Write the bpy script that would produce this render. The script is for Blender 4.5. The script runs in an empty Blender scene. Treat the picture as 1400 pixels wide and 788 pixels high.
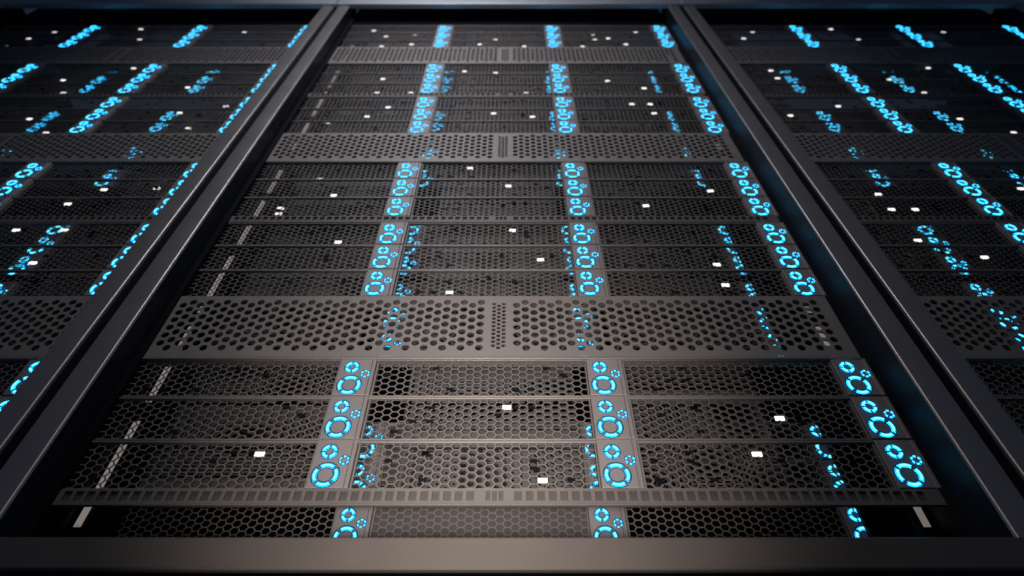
import bpy, bmesh, math, random
from mathutils import Vector, Matrix

S = bpy.context.scene
C = bpy.context.collection
R = math.radians

# ---------------------------------------------------------------- camera
CAM_D = 0.4389                      # distance from the server faces, metres
FPX = 808.0                         # focal length in photo pixels (1400 wide)
cd = bpy.data.cameras.new('camera')
cd.sensor_width = 36.0
cd.lens = FPX / 1400 * 36
cd.clip_start = 0.01
cd.clip_end = 50
cam = bpy.data.objects.new('camera', cd); C.objects.link(cam)
cam.location = (0, -CAM_D, 0)
cam.rotation_euler = (R(90 + 48.7), 0, 0)
cd.dof.use_dof = True
cd.dof.focus_distance = 0.55
cd.dof.aperture_fstop = 5.0
S.camera = cam

# ---------------------------------------------------------------- world
w = bpy.data.worlds.new('World'); S.world = w; w.use_nodes = True
bg = w.node_tree.nodes['Background']
bg.inputs[0].default_value = (0.35, 0.5, 0.9, 1)
bg.inputs[1].default_value = 0.03

# ---------------------------------------------------------------- lamps
def area(name, loc, target, power, sx, sy, col, spread=180):
    l = bpy.data.lights.new(name, 'AREA'); l.shape = 'RECTANGLE'
    l.size = sx; l.size_y = sy; l.energy = power; l.color = col; l.spread = R(spread)
    o = bpy.data.objects.new(name, l); C.objects.link(o)
    o.location = loc
    o.rotation_euler = (Vector(target) - Vector(loc)).to_track_quat('-Z', 'Y').to_euler()
    return o
area('key_lamp', (-0.03, -0.49, -0.03), (-0.03, 0, 0.27), 0.48, 0.09, 0.05, (1.0, 0.87, 0.78), 50)
area('added_upper_fill', (-0.20, -0.80, 1.50), (-0.14, 0, 1.22), 1.9, 0.2, 0.7, (0.93, 0.92, 1.0), 95)  # unseen cool fill, added to light the upper servers and cap
area('added_edge_light', (0.0, -0.75, 0.80), (0.0, 0, 0.75), 0.40, 0.05, 0.8, (1.0, 0.88, 0.78), 100)  # unseen narrow light, added for highlights along the post edges

S.view_settings.view_transform = 'Standard'
S.view_settings.look = 'None'
S.view_settings.exposure = 0
S.view_settings.gamma = 1
S.cycles.use_denoising = True
S.cycles.max_bounces = 6
S.cycles.sample_clamp_indirect = 4.0

# ---------------------------------------------------------------- materials
def mat_metal(name, col, rough=0.45, metallic=0.6, noise=0.06, scale=60, bump=0.0):
    m = bpy.data.materials.new(name); m.use_nodes = True
    nt = m.node_tree; b = nt.nodes['Principled BSDF']
    b.inputs['Metallic'].default_value = metallic
    tc = nt.nodes.new('ShaderNodeTexCoord')
    mp = nt.nodes.new('ShaderNodeMapping'); mp.inputs['Scale'].default_value = (1, 1, 1)
    nz = nt.nodes.new('ShaderNodeTexNoise'); nz.inputs['Scale'].default_value = scale
    nz.inputs['Detail'].default_value = 5
    nt.links.new(tc.outputs['Object'], mp.inputs[0]); nt.links.new(mp.outputs[0], nz.inputs['Vector'])
    r1 = nt.nodes.new('ShaderNodeMapRange')
    r1.inputs[3].default_value = rough - 0.08; r1.inputs[4].default_value = rough + 0.08
    nt.links.new(nz.outputs['Fac'], r1.inputs[0]); nt.links.new(r1.outputs[0], b.inputs['Roughness'])
    mx = nt.nodes.new('ShaderNodeMix'); mx.data_type = 'RGBA'
    mx.inputs[6].default_value = tuple(c * (1 - noise) for c in col) + (1,)
    mx.inputs[7].default_value = tuple(c * (1 + noise) for c in col) + (1,)
    nt.links.new(nz.outputs['Fac'], mx.inputs[0]); nt.links.new(mx.outputs[2], b.inputs['Base Color'])
    if bump:
        n2 = nt.nodes.new('ShaderNodeTexNoise'); n2.inputs['Scale'].default_value = 900
        nt.links.new(tc.outputs['Object'], n2.inputs['Vector'])
        bp = nt.nodes.new('ShaderNodeBump'); bp.inputs['Strength'].default_value = bump
        bp.inputs['Distance'].default_value = 0.0003
        nt.links.new(n2.outputs['Fac'], bp.inputs['Height']); nt.links.new(bp.outputs[0], b.inputs['Normal'])
    return m
def mat_emit(name, col, strength):
    m = bpy.data.materials.new(name); m.use_nodes = True
    nt = m.node_tree; nt.nodes.clear()
    e = nt.nodes.new('ShaderNodeEmission'); o = nt.nodes.new('ShaderNodeOutputMaterial')
    e.inputs[0].default_value = (*col, 1); e.inputs[1].default_value = strength
    nt.links.new(e.outputs[0], o.inputs[0])
    return m
M_GRILLE = mat_metal('grille_metal', (0.215, 0.20, 0.192), 0.55, 0.4, 0.08, 80)
M_FRAME = mat_metal('frame_metal', (0.26, 0.245, 0.24), 0.52, 0.4, 0.06, 60)
M_PANEL = mat_metal('light_panel_metal', (0.32, 0.297, 0.30), 0.52, 0.4, 0.05, 120, 0.15)
M_VENT = mat_metal('vent_metal', (0.295, 0.273, 0.26), 0.55, 0.4, 0.06, 40, 0.12)
M_STRIPP = mat_metal('slotted_strip_metal', (0.20, 0.185, 0.178), 0.55, 0.4, 0.06, 40, 0.12)
M_INNER = mat_metal('inner_plate', (0.105, 0.1, 0.098), 0.5, 0.4, 0.1, 90)
M_POST = mat_metal('post_metal', (0.48, 0.455, 0.44), 0.36, 0.75, 0.03, 30)
M_BEAM = mat_metal('beam_metal', (0.145, 0.13, 0.12), 0.52, 0.45, 0.05, 25, 0.08)
M_CAP = mat_metal('cap_metal', (0.55, 0.58, 0.62), 0.55, 0.7, 0.05, 25)
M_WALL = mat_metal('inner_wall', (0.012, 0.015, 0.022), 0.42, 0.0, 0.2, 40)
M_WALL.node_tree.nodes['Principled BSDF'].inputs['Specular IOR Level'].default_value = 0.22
M_DARK = mat_metal('dark_interior', (0.004, 0.005, 0.009), 0.6, 0.0, 0.2, 30)
M_DARK.node_tree.nodes['Principled BSDF'].inputs['Specular IOR Level'].default_value = 0.15
M_SLOT = mat_metal('slot_back', (0.125, 0.117, 0.115), 0.5, 0.5, 0.05, 30)
M_BEZEL = mat_metal('bezel', (0.03, 0.05, 0.08), 0.4, 0.3, 0.05, 50)
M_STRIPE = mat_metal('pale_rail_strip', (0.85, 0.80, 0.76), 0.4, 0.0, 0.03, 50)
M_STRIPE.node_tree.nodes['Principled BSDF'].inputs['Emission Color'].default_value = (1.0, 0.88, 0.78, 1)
M_STRIPE.node_tree.nodes['Principled BSDF'].inputs['Emission Strength'].default_value = 0.15  # faint glow added to the strips, which the lamps leave too dim
E_CORE = mat_emit('cyan_core', (0.26, 0.93, 1.0), 1.3)
E_EDGE = mat_emit('cyan_edge', (0.0, 0.46, 0.74), 1.0)
E_SIDE = mat_emit('cyan_side', (0.0, 0.42, 1.0), 12.0)
E_WHITE = mat_emit('white_lamp', (1.0, 0.97, 0.93), 1.25)

# ---------------------------------------------------------------- mesh helpers
class MB:
    def __init__(s): s.v = []; s.f = []; s.m = []
    def face(s, pts, m=0):
        i = len(s.v); s.v += pts; s.f.append(tuple(range(i, i + len(pts)))); s.m.append(m)
    def box(s, x0, x1, y0, y1, z0, z1, m=0):
        i = len(s.v)
        s.v += [(x0,y0,z0),(x1,y0,z0),(x1,y1,z0),(x0,y1,z0),(x0,y0,z1),(x1,y0,z1),(x1,y1,z1),(x0,y1,z1)]
        for q in ((0,1,5,4),(1,2,6,5),(2,3,7,6),(3,0,4,7),(4,5,6,7),(3,2,1,0)):
            s.f.append(tuple(i + k for k in q)); s.m.append(m)
    def bbox(s, x0, x1, y0, y1, z0, z1, b, m=0):
        """box whose front (min y) edges are chamfered"""
        F = [(x0+b,y0,z0+b),(x1-b,y0,z0+b),(x1-b,y0,z1-b),(x0+b,y0,z1-b)]
        G = [(x0,y0+b,z0),(x1,y0+b,z0),(x1,y0+b,z1),(x0,y0+b,z1)]
        K = [(x0,y1,z0),(x1,y1,z0),(x1,y1,z1),(x0,y1,z1)]
        i = len(s.v); s.v += F + G + K
        s.f.append((i,i+1,i+2,i+3)); s.m.append(m)
        for a, c in ((0,4),(4,8)):
            for k in range(4):
                n = (k + 1) % 4
                s.f.append((i+a+n, i+a+k, i+c+k, i+c+n)); s.m.append(m)
        s.f.append((i+11,i+10,i+9,i+8)); s.m.append(m)
    def mesh(s, name, mats, clip=None, weld=False):
        me = bpy.data.meshes.new(name)
        me.from_pydata(s.v, [], s.f)
        for m in mats: me.materials.append(m)
        me.polygons.foreach_set('material_index', s.m)
        if clip or weld:
            bm = bmesh.new(); bm.from_mesh(me)
            if clip:
                x0, x1, z0, z1 = clip
                for co, no in (((x0,0,0),(-1,0,0)),((x1,0,0),(1,0,0)),((0,0,z0),(0,0,-1)),((0,0,z1),(0,0,1))):
                    bmesh.ops.bisect_plane(bm, geom=bm.verts[:] + bm.edges[:] + bm.faces[:], plane_co=co, plane_no=no, clear_outer=True)
            if weld: bmesh.ops.remove_doubles(bm, verts=bm.verts[:], dist=1e-6)
            bm.to_mesh(me); bm.free()
        me.update()
        return me

def hex_plate(mb, x0, x1, z0, z1, y, t, dx, p, rib, fac=None):
    """honeycomb sheet: hexagonal cells, column step dx, row pitch p; fac(x,z) scales the hole (0 closed, None no cell)"""
    cols = int((x1 - x0) / dx) + 3; rows = int((z1 - z0) / p) + 3
    cx0 = (x0 + x1) / 2 - (cols - 1) * dx / 2
    for c in range(cols):
        cx = cx0 + c * dx
        for r in range(rows):
            cz = z0 + p * 0.35 + (r - 0.5 + (0.5 if c % 2 else 0)) * p
            f = 1.0 if fac is None else fac(cx, cz)
            if f is None: continue
            O = [(2/3*dx,0),(dx/3,p/2),(-dx/3,p/2),(-2/3*dx,0),(-dx/3,-p/2),(dx/3,-p/2)]
            if f < 0.15:
                mb.face([(cx+a, y, cz+b) for a, b in O]); continue
            k = (1 - rib / p) * f
            I = [(a*k, b*k) for a, b in O]
            for i in range(6):
                n = (i + 1) % 6
                o1, o2, i1, i2 = O[i], O[n], I[i], I[n]
                mb.face([(cx+o1[0],y,cz+o1[1]),(cx+o2[0],y,cz+o2[1]),(cx+i2[0],y,cz+i2[1]),(cx+i1[0],y,cz+i1[1])])
                mb.face([(cx+i1[0],y,cz+i1[1]),(cx+i2[0],y,cz+i2[1]),(cx+i2[0],y+t,cz+i2[1]),(cx+i1[0],y+t,cz+i1[1])])

def hole_cell(mb, x0, x1, z0, z1, y, t, cx, cz, rx, rz, rect=False, c=0.0):
    if rect:
        P = [(cx+rx,cz+rz),(cx-rx,cz+rz),(cx-rx,cz-rz),(cx+rx,cz-rz)]
        Q = [(x1,z1),(x0,z1),(x0,z0),(x1,z0)]
    else:
        P = []; Q = []
        for k in range(16):
            a = math.radians(45 + 22.5 * k)
            P.append((cx + rx * math.cos(a), cz + rz * math.sin(a)))
        cs = [(x1,z1),(x0,z1),(x0,z0),(x1,z0)]
        for s in range(4):
            A, B = cs[s], cs[(s+1) % 4]
            for j in range(4):
                u = j / 4; Q.append((A[0]+(B[0]-A[0])*u, A[1]+(B[1]-A[1])*u))
    n = len(P)
    for i in range(n):
        j = (i + 1) % n
        mb.face([(Q[i][0],y,Q[i][1]),(Q[j][0],y,Q[j][1]),(P[j][0],y,P[j][1]),(P[i][0],y,P[i][1])])
        mb.face([(P[i][0],y,P[i][1]),(P[j][0],y,P[j][1]),(P[j][0],y+t,P[j][1]),(P[i][0],y+t,P[i][1])])

def column(mb, x0, x1, z0, z1, y, t, zs, rx, rz, rect=False):
    zs = sorted(zs); cx = (x0 + x1) / 2
    if not zs:
        mb.face([(x0,y,z0),(x1,y,z0),(x1,y,z1),(x0,y,z1)]); return
    if len(zs) > 1: g = (zs[1] - zs[0]) / 2
    else: g = min(zs[0] - z0, z1 - zs[0])
    lo, hi = zs[0] - g, zs[-1] + g
    if lo > z0 + 1e-6: mb.face([(x0,y,z0),(x1,y,z0),(x1,y,lo),(x0,y,lo)])
    if hi < z1 - 1e-6: mb.face([(x0,y,hi),(x1,y,hi),(x1,y,z1),(x0,y,z1)])
    for c in zs: hole_cell(mb, x0, x1, c - g, c + g, y, t, cx, c, rx, rz, rect)

# ---------------------------------------------------------------- object helpers
def empty(name, loc, label=None, cat=None, group=None):
    o = bpy.data.objects.new(name, None); C.objects.link(o); o.location = loc
    o.empty_display_size = 0.02
    if label: o['label'] = label
    if cat: o['category'] = cat
    if group: o['group'] = group
    return o
def part(name, me, parent, loc=(0, 0, 0)):
    o = bpy.data.objects.new(name, me); C.objects.link(o); o.parent = parent; o.location = loc
    return o

# ---------------------------------------------------------------- layout
U, SL, W = 0.0472, 0.0132, 0.0906
PITCH = 0.786
XC = -0.0117
Z0 = 0.2510 - SL
RACKS = (('left', XC - PITCH), ('middle', XC), ('right', XC + PITCH))
MESHES = ((-0.36, -0.1559), (-0.12, 0.0841), (0.12, 0.3241))
STRIPS = ((-0.1559, -0.12), (0.0841, 0.12), (0.3241, 0.36))
WL, WR = -0.3583, 0.3663          # inner walls, relative to the rack centre
REAR_Y, REAR_DZ = 0.0945, -0.0072
rows = []; slots = []; vents = []
z = Z0
for k in 'SUUUWUUUSUUUWUUUSUUUWUUU':
    if k == 'U': rows.append(z); z += U
    elif k == 'S': slots.append(z); z += SL
    else: vents.append(z); z += W
ZTOP = z

# ---------------------------------------------------------------- shared meshes of a server
GW = MESHES[0][1] - MESHES[0][0]
TB, BB = 0.0030, 0.0018            # top bar, bottom bar heights of the frame
rnd = random.Random(5)
def grille_mesh(seed, n):
    m = MB(); hex_plate(m, 0, GW, 0, U, 0, 0.0005, 0.00730, 0.00715, 0.0010)
    rn = random.Random(seed)
    for k in range(n):                      # unlit status lights as small dark blocks, some touching each other
        x = 0.012 + rn.randrange(12) * 0.0153; z_ = rn.choice((0.0098, 0.0205, 0.0275, 0.0355))
        m.box(x - 0.0033, x + 0.0033, -0.0003, 0.0004, z_ - 0.0015, z_ + 0.0015, 1)
        if rn.random() < 0.35:
            m.box(x, x + 0.0050, -0.0002, 0.0004, z_ - 0.0038, z_ - 0.0012, 1)
    return m.mesh('grille', [M_GRILLE, M_DARK], clip=(0.0012, GW - 0.0012, BB, U - TB))
GRILLES = [grille_mesh(k + 2, 7) for k in range(5)]
ME_GRILLE = grille_mesh(1, 0)

def inner_mesh(seed, xa, xb, open_, kind):
    """baffle behind a grille: punched honeycomb plate, part of it closed"""
    m = MB()
    if kind == 0:      # fine holes over the whole height
        hex_plate(m, xa, xb, 0, U, 0.0090, 0.0012, 0.00655, 0.0062, 0.0010, lambda x, z_: open_)
    elif kind == 1:    # closed above, slot, punched below
        m.box(xa, xb, 0.0110, 0.0120, 0.0300, U - 0.001)
        hex_plate(m, xa, xb, 0, 0.0255, 0.0100, 0.0012, 0.00690, 0.0066, 0.0010, lambda x, z_: open_)
    elif kind == 2:    # punched above, closed below
        hex_plate(m, xa, xb, 0.021, U, 0.0100, 0.0012, 0.00760, 0.0068, 0.0010, lambda x, z_: open_)
        m.box(xa, xb, 0.0110, 0.0120, 0.001, 0.0180)
    else:              # punched plate with wider closed bands
        hex_plate(m, xa, xb, 0, U, 0.0120, 0.0012, 0.00705, 0.0070, 0.0010,
                  lambda x, z_: open_ * (1.0 if math.sin(x * 95 + seed) > -0.35 else 0.55))
    return m.mesh('inner_baffle', [M_INNER], clip=(xa, xb, 0.001, U - 0.001))
# stretches of each bay that carry a baffle plate
BAFFLES = {'middle': ((0.060, GW - 0.004, 0.86), (0.032, GW - 0.014, 0.72), (0.004, GW - 0.078, 0.86)),
           'left': ((0.010, GW - 0.010, 0.84), (0.020, 0.112, 0.84), (0.130, GW - 0.006, 0.84)),
           'right': ((0.006, 0.080, 0.84), (0.100, GW - 0.010, 0.84), (0.062, GW - 0.010, 0.84))}
INNERS = {rk: [[inner_mesh(k + j, xa, xb, op, k) for k in range(4)] for j, (xa, xb, op) in enumerate(bs)] for rk, bs in BAFFLES.items()}

mb = MB()
mb.bbox(WL, 0.36, -0.0022, 0.0012, U - TB, U - 0.0009, 0.0004)       # top lip
mb.bbox(WL, 0.36, -0.0010, 0.0012, 0.0004, BB, 0.0003)               # bottom lip
for a, b in MESHES:
    mb.bbox(a - 0.0004, a + 0.0014, -0.0010, 0.004, BB, U - TB, 0.0003)
    mb.bbox(b - 0.0014, b - 0.0001, -0.0008, 0.004, BB, U - TB, 0.0003)
ME_FRAME = mb.mesh('front_frame', [M_FRAME])

mb = MB()
SWD = 0.0359
mb.bbox(0.0003, SWD - 0.0049, -0.0030, 0.003, 0.0008, U - 0.0008, 0.0005)
mb.bbox(SWD - 0.0047, SWD - 0.0010, -0.0029, 0.003, 0.0008, U - 0.0008, 0.0005)
ME_PANEL = mb.mesh('light_panel', [M_PANEL])

def ring_mesh(name, ro, ri, nseg, gap, phase, h):
    m = MB()
    def arc(r0, r1, a0, a1, y, mi, y2=None, n=8, wall=None):
        for k in range(n):
            t0 = a0 + (a1 - a0) * k / n; t1 = a0 + (a1 - a0) * (k + 1) / n
            p = lambda r, t, yy: (r * math.cos(t), yy, r * math.sin(t))
            m.face([p(r0,t0,y), p(r0,t1,y), p(r1,t1,y if y2 is None else y2), p(r1,t0,y if y2 is None else y2)], mi)
            if wall is not None:
                m.face([p(r1,t0,y), p(r1,t1,y), p(r1,t1,0), p(r1,t0,0)], wall)
                m.face([p(r0,t1,y), p(r0,t0,y), p(r0,t0,0), p(r0,t1,0)], wall)
        if wall is not None:
            for t in (a0, a1):
                p = lambda r, yy: (r * math.cos(t), yy, r * math.sin(t))
                m.face([p(r0,y), p(r1,y), p(r1,0), p(r0,0)], wall)
    step = 2 * math.pi / nseg
    bz = ro * 0.07 + 0.0003
    for k in range(nseg):
        c = phase + k * step; half = step / 2 - gap / 2
        arc(ri - bz, ro + bz, c - half - bz / ro, c + half + bz / ro, -0.00025, 0)
        arc(ri, ro, c - half, c + half, -h, 2, wall=3)
        e = (ro - ri) * 0.22
        arc(ri + e, ro - e, c - half + e / ro, c + half - e / ro, -h - 0.0001, 1)
    return m.mesh(name, [M_BEZEL, E_CORE, E_EDGE, E_SIDE])
RING_L = ring_mesh('large_indicator_ring', 0.0109, 0.0071, 4, R(17), 0, 0.00045)
RING_M = ring_mesh('medium_indicator_ring', 0.0068, 0.0034, 4, R(16), R(45), 0.00045)
RING_S = ring_mesh('small_indicator_ring', 0.0044, 0.0027, 6, R(22), R(30), 0.0004)
RINGS = (('large_indicator_ring', RING_L, 0.0141, 0.0125), ('medium_indicator_ring', RING_M, 0.0126, 0.0346),
         ('small_indicator_ring', RING_S, 0.0268, 0.0263))
mb = MB(); mb.bbox(-0.0041, 0.0041, -0.0008, 0.001, -0.0020, 0.0020, 0.0002)
ME_LAMP = mb.mesh('status_light', [E_WHITE])
mb = MB(); mb.bbox(-0.0042, 0.0042, 0.0, 0.002, -0.0016, 0.0016, 0.0003)
ME_LAMP2 = mb.mesh('status_light', [E_WHITE])
mb = MB(); mb.box(0.0, GW, 0.0022, 0.0035, 0.001, U - 0.001)
ME_BACK = mb.mesh('backing_panel', [M_INNER])

LAMPS = {'middle': [(0, -0.2034, 0.034), (0, 0.0369, 0.0092), (1, 0.007, 0.036), (1, 0.2525, 0.0238), (0, 0.2206, 0.034), (5, -0.2029, 0.008), (5, 0.0123, 0.0327), (4, 0.0457, 0.0204), (3, -0.058, 0.0088), (4, 0.2531, 0.0112), (3, 0.2534, 0.0216), (7, -0.2325, 0.0065), (8, -0.0497, 0.0328), (7, 0.0066, 0.031), (7, 0.2864, 0.0182), (6, 0.1909, 0.0285), (13, -0.2313, 0.0241), (12, -0.2319, 0.0078), (12, -0.1707, 0.0078), (11, -0.2021, 0.0078), (10, -0.2319, 0.0187), (14, -0.0801, 0.0145), (14, -0.0196, 0.0065), (10, -0.0193, 0.031), (12, 0.0372, 0.0065), (13, 0.1906, 0.0147), (12, 0.2532, 0.0285), (11, 0.2207, 0.0205), (11, 0.2523, 0.0205), (10, 0.2528, 0.031), (10, 0.0461, 0.0181), (17, -0.2964, 0.0179), (16, -0.2633, 0.0267), (15, -0.2629, 0.0129), (15, -0.2012, 0.0252), (15, -0.0567, 0.0252), (16, -0.0237, 0.0065), (15, 0.0374, 0.0129), (15, 0.1602, 0.012), (16, 0.1907, 0.0065), (16, 0.2205, 0.0151), (17, 0.2857, 0.0065), (15, 0.253, 0.0252)], 'left': [(16, -0.2483, 0.0128), (17, -0.2166, 0.0065), (17, -0.0351, 0.0278), (16, -0.0053, 0.0065), (17, 0.2044, 0.0065), (14, 0.0594, 0.0294), (13, -0.0446, 0.0182), (12, -0.0112, 0.0068), (12, 0.203, 0.0315), (10, -0.0075, 0.0096), (9, 0.0498, 0.0065), (10, 0.2332, 0.0327), (7, 0.2311, 0.0214), (6, 0.2013, 0.0326), (5, 0.1697, 0.0331), (5, 0.2308, 0.0331), (4, 0.2312, 0.0142)], 'right': [(16, -0.2723, 0.0142), (17, -0.2408, 0.0065), (17, -0.0588, 0.0278), (16, -0.0271, 0.0065), (17, 0.182, 0.0065), (14, -0.2731, 0.0179), (13, -0.273, 0.0276), (14, 0.0384, 0.0313), (13, -0.065, 0.0206), (12, -0.0308, 0.0078), (11, -0.2095, 0.0119), (10, -0.3051, 0.0226), (10, -0.0268, 0.0096), (9, 0.0313, 0.0079), (7, -0.2714, 0.0094), (6, -0.2709, 0.0196), (6, -0.2394, 0.0196), (5, -0.2713, 0.0116), (4, -0.2091, 0.025), (7, -0.0659, 0.0239)]}
HIDDEN = {'middle': [(8, -0.2654, 0.0101), (6, -0.2993, 0.0298), (6, -0.2982, 0.017), (10, -0.2964, 0.0065), (17, -0.2024, 0.0065), (17, 0.1915, 0.0065)], 'left': [(7, 0.2973, 0.0329), (9, 0.2651, 0.0331), (11, 0.2967, 0.0229)], 'right': []}

PLACE = ['below the lowest vent panel', 'just above the lowest vent panel', 'just below the middle vent panel',
         'just above the middle vent panel', 'just below the top vent panel', 'above the top vent panel']
ORD = ['bottom', 'middle', 'top']

def add_server(rack, xc, i, rear):
    zz = rows[i] + (REAR_DZ if rear else 0)
    n_l = len([1 for l in LAMPS[rack] if l[0] == i])
    if rear:
        lab = f'{ORD[i % 3]} of three recessed servers behind the grilles {PLACE[i // 3]}, {rack} rack'
    else:
        lab = f'{ORD[i % 3]} of three honeycomb servers {PLACE[i // 3]}, {rack} rack'
    t = empty('rear_server' if rear else 'server', (xc, REAR_Y if rear else 0, zz), lab, 'server',
              'recessed servers behind the front grilles' if rear else 'slim honeycomb fronted servers in the racks')
    part('front_frame', ME_FRAME, t)
    for k, (a, b) in enumerate(MESHES):
        part('honeycomb_grille', ME_GRILLE if rear else GRILLES[(i * 3 + k * 2 + len(rack)) % 5], t, (a, 0, 0))
        if not rear:
            part('inner_baffle', INNERS[rack][k][(i * 3 + k + len(rack)) % 4], t, (a, 0, 0))
        elif k == 1:
            part('backing_panel', ME_BACK, t, (a, 0, 0))
    for a, b in STRIPS:
        p = part('light_panel', ME_PANEL, t, (a, 0, 0))
        for nm, me, ox, oz in RINGS:
            part(nm, me, p, (ox, -0.0030, oz))
    if not rear:
        for (r, x, dz) in LAMPS[rack]:
            if r == i: part('status_light', ME_LAMP, t, (x, 0, dz))
        for (r, x, dz) in HIDDEN[rack]:
            if r == i: part('status_light', ME_LAMP2, t, (x, 0.004, dz))
    return t

# ---------------------------------------------------------------- vent panel and slotted strip
DXV, PV = 0.0092, 0.01115
VL, VR = -0.3565, 0.3550           # ends of the vent panels and slotted strips
def vent_mesh():
    m = MB(); y = -0.0035; t = 0.0016; zc = 0.0460; z0, z1 = 0.0012, W - 0.0012
    A = [zc + (k - 3) * PV for k in range(7)]
    B = [zc + (k - 2.5) * PV + 0.0010 for k in range(6)]
    edges = []
    xl = -0.0215 + DXV / 2
    for k in range(36):
        x1 = xl - k * DXV
        column(m, x1 - DXV, x1, z0, z1, y, t, A if k % 2 == 0 else B, 0.0040, 0.0040)
    xleft = xl - 36 * DXV
    m.face([(VL,y,z0),(xleft,y,z0),(xleft,y,z1),(VL,y,z1)])
    xr = 0.0167 - DXV / 2
    for k in range(36):
        x0 = xr + k * DXV
        column(m, x0, x0 + DXV, z0, z1, y, t, B if k % 2 == 0 else A, 0.0040, 0.0040)
    xright = xr + 36 * DXV
    m.face([(xright,y,z0),(VR,y,z0),(VR,y,z1),(xright,y,z1)])
    d = 0.0052; n = 12; pz = 6 * PV / 12
    e = [-0.0022 - 1.5 * d, -0.0022 - 0.5 * d, -0.0022 + 0.5 * d, -0.0022 + 1.5 * d]
    m.face([(xl,y,z0),(e[0],y,z0),(e[0],y,z1),(xl,y,z1)])
    for j in range(3):
        zs = [zc + (k - 5.5) * pz + (-pz / 2 if j == 1 else 0) for k in range(12)]
        column(m, e[j], e[j+1], z0, z1, y, t, zs, 0.0023, 0.0021)
    m.face([(e[3],y,z0),(xr,y,z0),(xr,y,z1),(e[3],y,z1)])
    # folded edges
    for (za, zb) in ((z0 - 0.0006, z0), (z1, z1 + 0.0006)):
        m.box(VL, VR, y + 0.0004, 0.012, za, zb)
    return m.mesh('perforated_plate', [M_VENT])
ME_VENT = vent_mesh()
mb = MB()
mb.bbox(VL, VR, -0.0040, 0.003, -0.0026, 0.0010, 0.0004)
ME_VLIP = mb.mesh('lower_lip', [M_FRAME])

def vent_baffle(rk):
    m = MB()
    for (mx, _), (xa, xb, _) in zip(MESHES, BAFFLES[rk]):
        hex_plate(m, mx + xa, mx + xb, 0.004, W - 0.004, 0.0160, 0.0012, 0.0078, 0.0074, 0.0012, lambda x, z_: 0.9)
    return m.mesh('inner_baffle', [M_INNER])
VB = {rk: vent_baffle(rk) for rk in BAFFLES}
def slot_mesh():
    m = MB(); y = -0.0030; t = 0.0022; z0, z1 = 0.0009, SL - 0.0004; zc = (z0 + z1) / 2 + 0.0002
    xl = -0.0216 + DXV / 2
    for k in range(36):
        x1 = xl - k * DXV; column(m, x1 - DXV, x1, z0, z1, y, t, [zc], 0.0031, 0.0041, True)
    m.face([(VL,y,z0),(xl-36*DXV,y,z0),(xl-36*DXV,y,z1),(VL,y,z1)])
    xr = 0.0166 - DXV / 2
    for k in range(36):
        x0 = xr + k * DXV; column(m, x0, x0 + DXV, z0, z1, y, t, [zc], 0.0031, 0.0041, True)
    m.face([(xr+36*DXV,y,z0),(VR,y,z0),(VR,y,z1),(xr+36*DXV,y,z1)])
    d = 0.0052
    e = [-0.0022 - 1.5 * d, -0.0022 - 0.5 * d, -0.0022 + 0.5 * d, -0.0022 + 1.5 * d]
    m.face([(xl,y,z0),(e[0],y,z0),(e[0],y,z1),(xl,y,z1)])
    for j in range(3): column(m, e[j], e[j+1], z0, z1, y, t, [zc], 0.0019, 0.0042, True)
    m.face([(e[3],y,z0),(xr,y,z0),(xr,y,z1),(e[3],y,z1)])
    m.bbox(VL, VR, y - 0.0002, -0.0002, -0.0010, z0, 0.0003)
    m.box(VL, VR, y + 0.0001, 0.008, z1, z1 + 0.0003)
    return m.mesh('slotted_plate', [M_STRIPP])
ME_SLOT = slot_mesh()
mb = MB(); mb.box(VL + 0.001, VR - 0.001, -0.0007, 0.0003, 0.001, SL - 0.001)
ME_SLOTB = mb.mesh('slot_backing', [M_SLOT])

LEVEL = ['lowest', 'middle', 'top']
def add_vent(rack, xc, i, rear):
    if rear: return
    t = empty('vent_panel', (xc, 0, vents[i]), f'{LEVEL[i]} round-hole vent panel with small central hole cluster, {rack} rack',
              'vent panel', 'perforated vent panels between the servers')
    part('perforated_plate', ME_VENT, t); part('lower_lip', ME_VLIP, t); part('inner_baffle', VB[rack], t)
def add_slot(rack, xc, i):
    t = empty('slotted_strip', (xc, 0, slots[i]), f'narrow slotted blank strip, {["at the foot of the servers", "between the lower and middle vent panels", "between the middle and top vent panels"][i]}, {rack} rack',
              'blank panel', 'narrow slotted strips between the servers')
    part('slotted_plate', ME_SLOT, t); part('slot_backing', ME_SLOTB, t)

# ---------------------------------------------------------------- the racks
PW = 0.0250                       # post width
WL, WR = -0.3583, 0.3663          # inner walls, relative to the rack centre
PY = -0.0335
ZB, ZT = 0.1961, 1.4354            # top of beam, underside of cap
mb = MB()
prof = [(0, 0.004)]
rr = 0.0026
for k in range(7):
    a = math.pi / 2 * k / 6; prof.append((rr - rr * math.cos(a), PY + rr - rr * math.sin(a)))
for k in range(7):
    a = math.pi / 2 * k / 6; prof.append((PW - rr + rr * math.sin(a), PY + rr - rr * math.cos(a)))
prof.append((PW, 0.004))
for k in range(len(prof)):
    (xa, ya), (xb, yb) = prof[k], prof[(k + 1) % len(prof)]
    mb.face([(xa, ya, ZB - 0.03), (xb, yb, ZB - 0.03), (xb, yb, ZT + 0.002), (xa, ya, ZT + 0.002)])
ME_POST = mb.mesh('front_post', [M_POST], weld=True)
ME_POST.polygons.foreach_set('use_smooth', [True] * len(ME_POST.polygons))
mb = MB(); mb.box(0, 0.0035, PY + 0.0024, 0.42, 0.13, ZT + 0.05)
ME_WALL = mb.mesh('side_wall', [M_WALL])
mb = MB(); mb.box(WL - PW, WR + PW, PY - 0.0025, 0.42, ZT, 1.53)
ME_CAP = None
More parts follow.
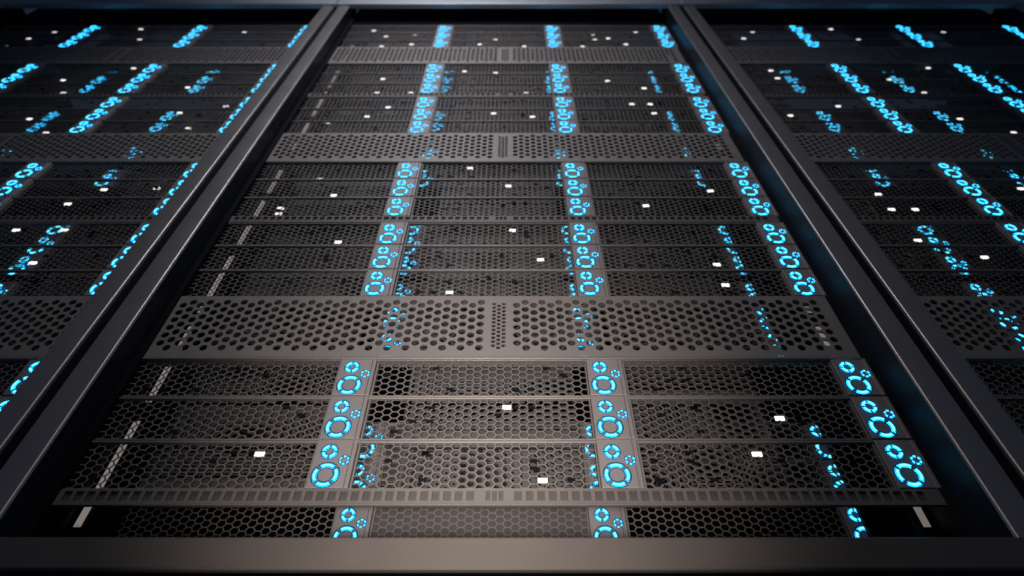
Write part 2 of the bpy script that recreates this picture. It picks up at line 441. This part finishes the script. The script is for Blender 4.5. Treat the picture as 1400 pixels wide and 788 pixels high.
def cap_mesh():
    m = MB()
    m.bbox(WL - PW - 0.0045, WR + PW + 0.0045, PY - 0.0060, PY + 0.006, ZT, 1.56, 0.0022)
    return m.mesh('top_rail', [M_CAP])
ME_CAP = cap_mesh()
mb = MB(); mb.box(WL - 0.001, WR + 0.001, 0.001, 0.012, ZTOP + 0.001, 1.60)
ME_HEAD = mb.mesh('header_panel', [M_DARK])
mb = MB(); mb.box(WL - PW, WR + PW, 0.42, 0.43, 0.12, 1.5)
ME_BACKP = mb.mesh('back_panel', [M_DARK])
mb = MB(); mb.box(WL, WR, 0.0, 0.42, 0.10, 0.128)
ME_FLOOR = mb.mesh('bottom_plate', [M_DARK])
mb = MB()
mb.box(-0.0062, 0.0062, 0.036, 0.044, ZB - 0.05, ZT)
ME_RAIL = mb.mesh('mounting_rail', [M_DARK])
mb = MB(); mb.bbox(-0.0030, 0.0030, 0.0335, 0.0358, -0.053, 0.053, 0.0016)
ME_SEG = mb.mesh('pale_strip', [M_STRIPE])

mb = MB(); mb.box(WL - 0.001, WL + 0.0072, -0.0062, 0.020, ZB - 0.02, ZT)
ME_BRK = mb.mesh('side_bracket', [M_DARK])
mb = MB(); mb.box(0.3385, WR - 0.001, 0.0860, 0.0900, ZB - 0.02, ZT)
ME_BRK2 = mb.mesh('side_bracket', [M_DARK])

mb = MB(); mb.box(WL - PW - 0.0112, WL - PW - 0.0002, PY + 0.0035, PY + 0.010, ZB - 0.02, ZT)  # added near-black strip, stands in for shade in the groove between posts
ME_GROOVE_SHADE = mb.mesh('groove_shade_strip', [M_DARK])

for rack, xc in RACKS:
    t = empty('server_rack', (xc, 0, 0), f'tall dark metal rack holding the {rack} column of servers', 'server rack', 'dark server racks standing side by side')
    part('front_post', ME_POST, t, (WL - PW, 0, 0)); part('front_post', ME_POST, t, (WR, 0, 0))
    part('side_wall', ME_WALL, t, (WL - 0.0031, 0, 0)); part('side_wall', ME_WALL, t, (WR - 0.0004, 0, 0))
    part('top_rail', ME_CAP, t); part('header_panel', ME_HEAD, t); part('back_panel', ME_BACKP, t); part('bottom_plate', ME_FLOOR, t)
    part('groove_shade_strip', ME_GROOVE_SHADE, t); part('side_bracket', ME_BRK, t); part('side_bracket', ME_BRK2, t)
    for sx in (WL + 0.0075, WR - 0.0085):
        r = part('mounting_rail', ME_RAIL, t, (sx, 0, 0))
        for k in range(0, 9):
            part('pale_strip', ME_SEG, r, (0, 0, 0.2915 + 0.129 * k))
    for i in range(18): add_server(rack, xc, i, False)
    for i in range(18): add_server(rack, xc, i, True)
    for i in range(3):
        add_vent(rack, xc, i, False); add_slot(rack, xc, i)

# long beam across the foot of the racks
mb = MB(); mb.bbox(XC - PITCH * 1.5, XC + PITCH * 1.5, PY - 0.0015, PY + 0.004, ZB - 0.0225, ZB, 0.0012)
beam = bpy.data.objects.new('bottom_beam', mb.mesh('bottom_beam', [M_BEAM])); C.objects.link(beam)
beam['label'] = 'long flat grey metal beam running across the foot of all the racks'
beam['category'] = 'beam'
mb = MB(); mb.box(XC - PITCH * 1.5, XC + PITCH * 1.5, 0.0, 0.02, 0.05, ZB - 0.0235)
pl = bpy.data.objects.new('plinth', mb.mesh('plinth', [M_DARK])); C.objects.link(pl)
pl['label'] = 'black recessed plinth under the long metal beam'; pl['category'] = 'plinth'
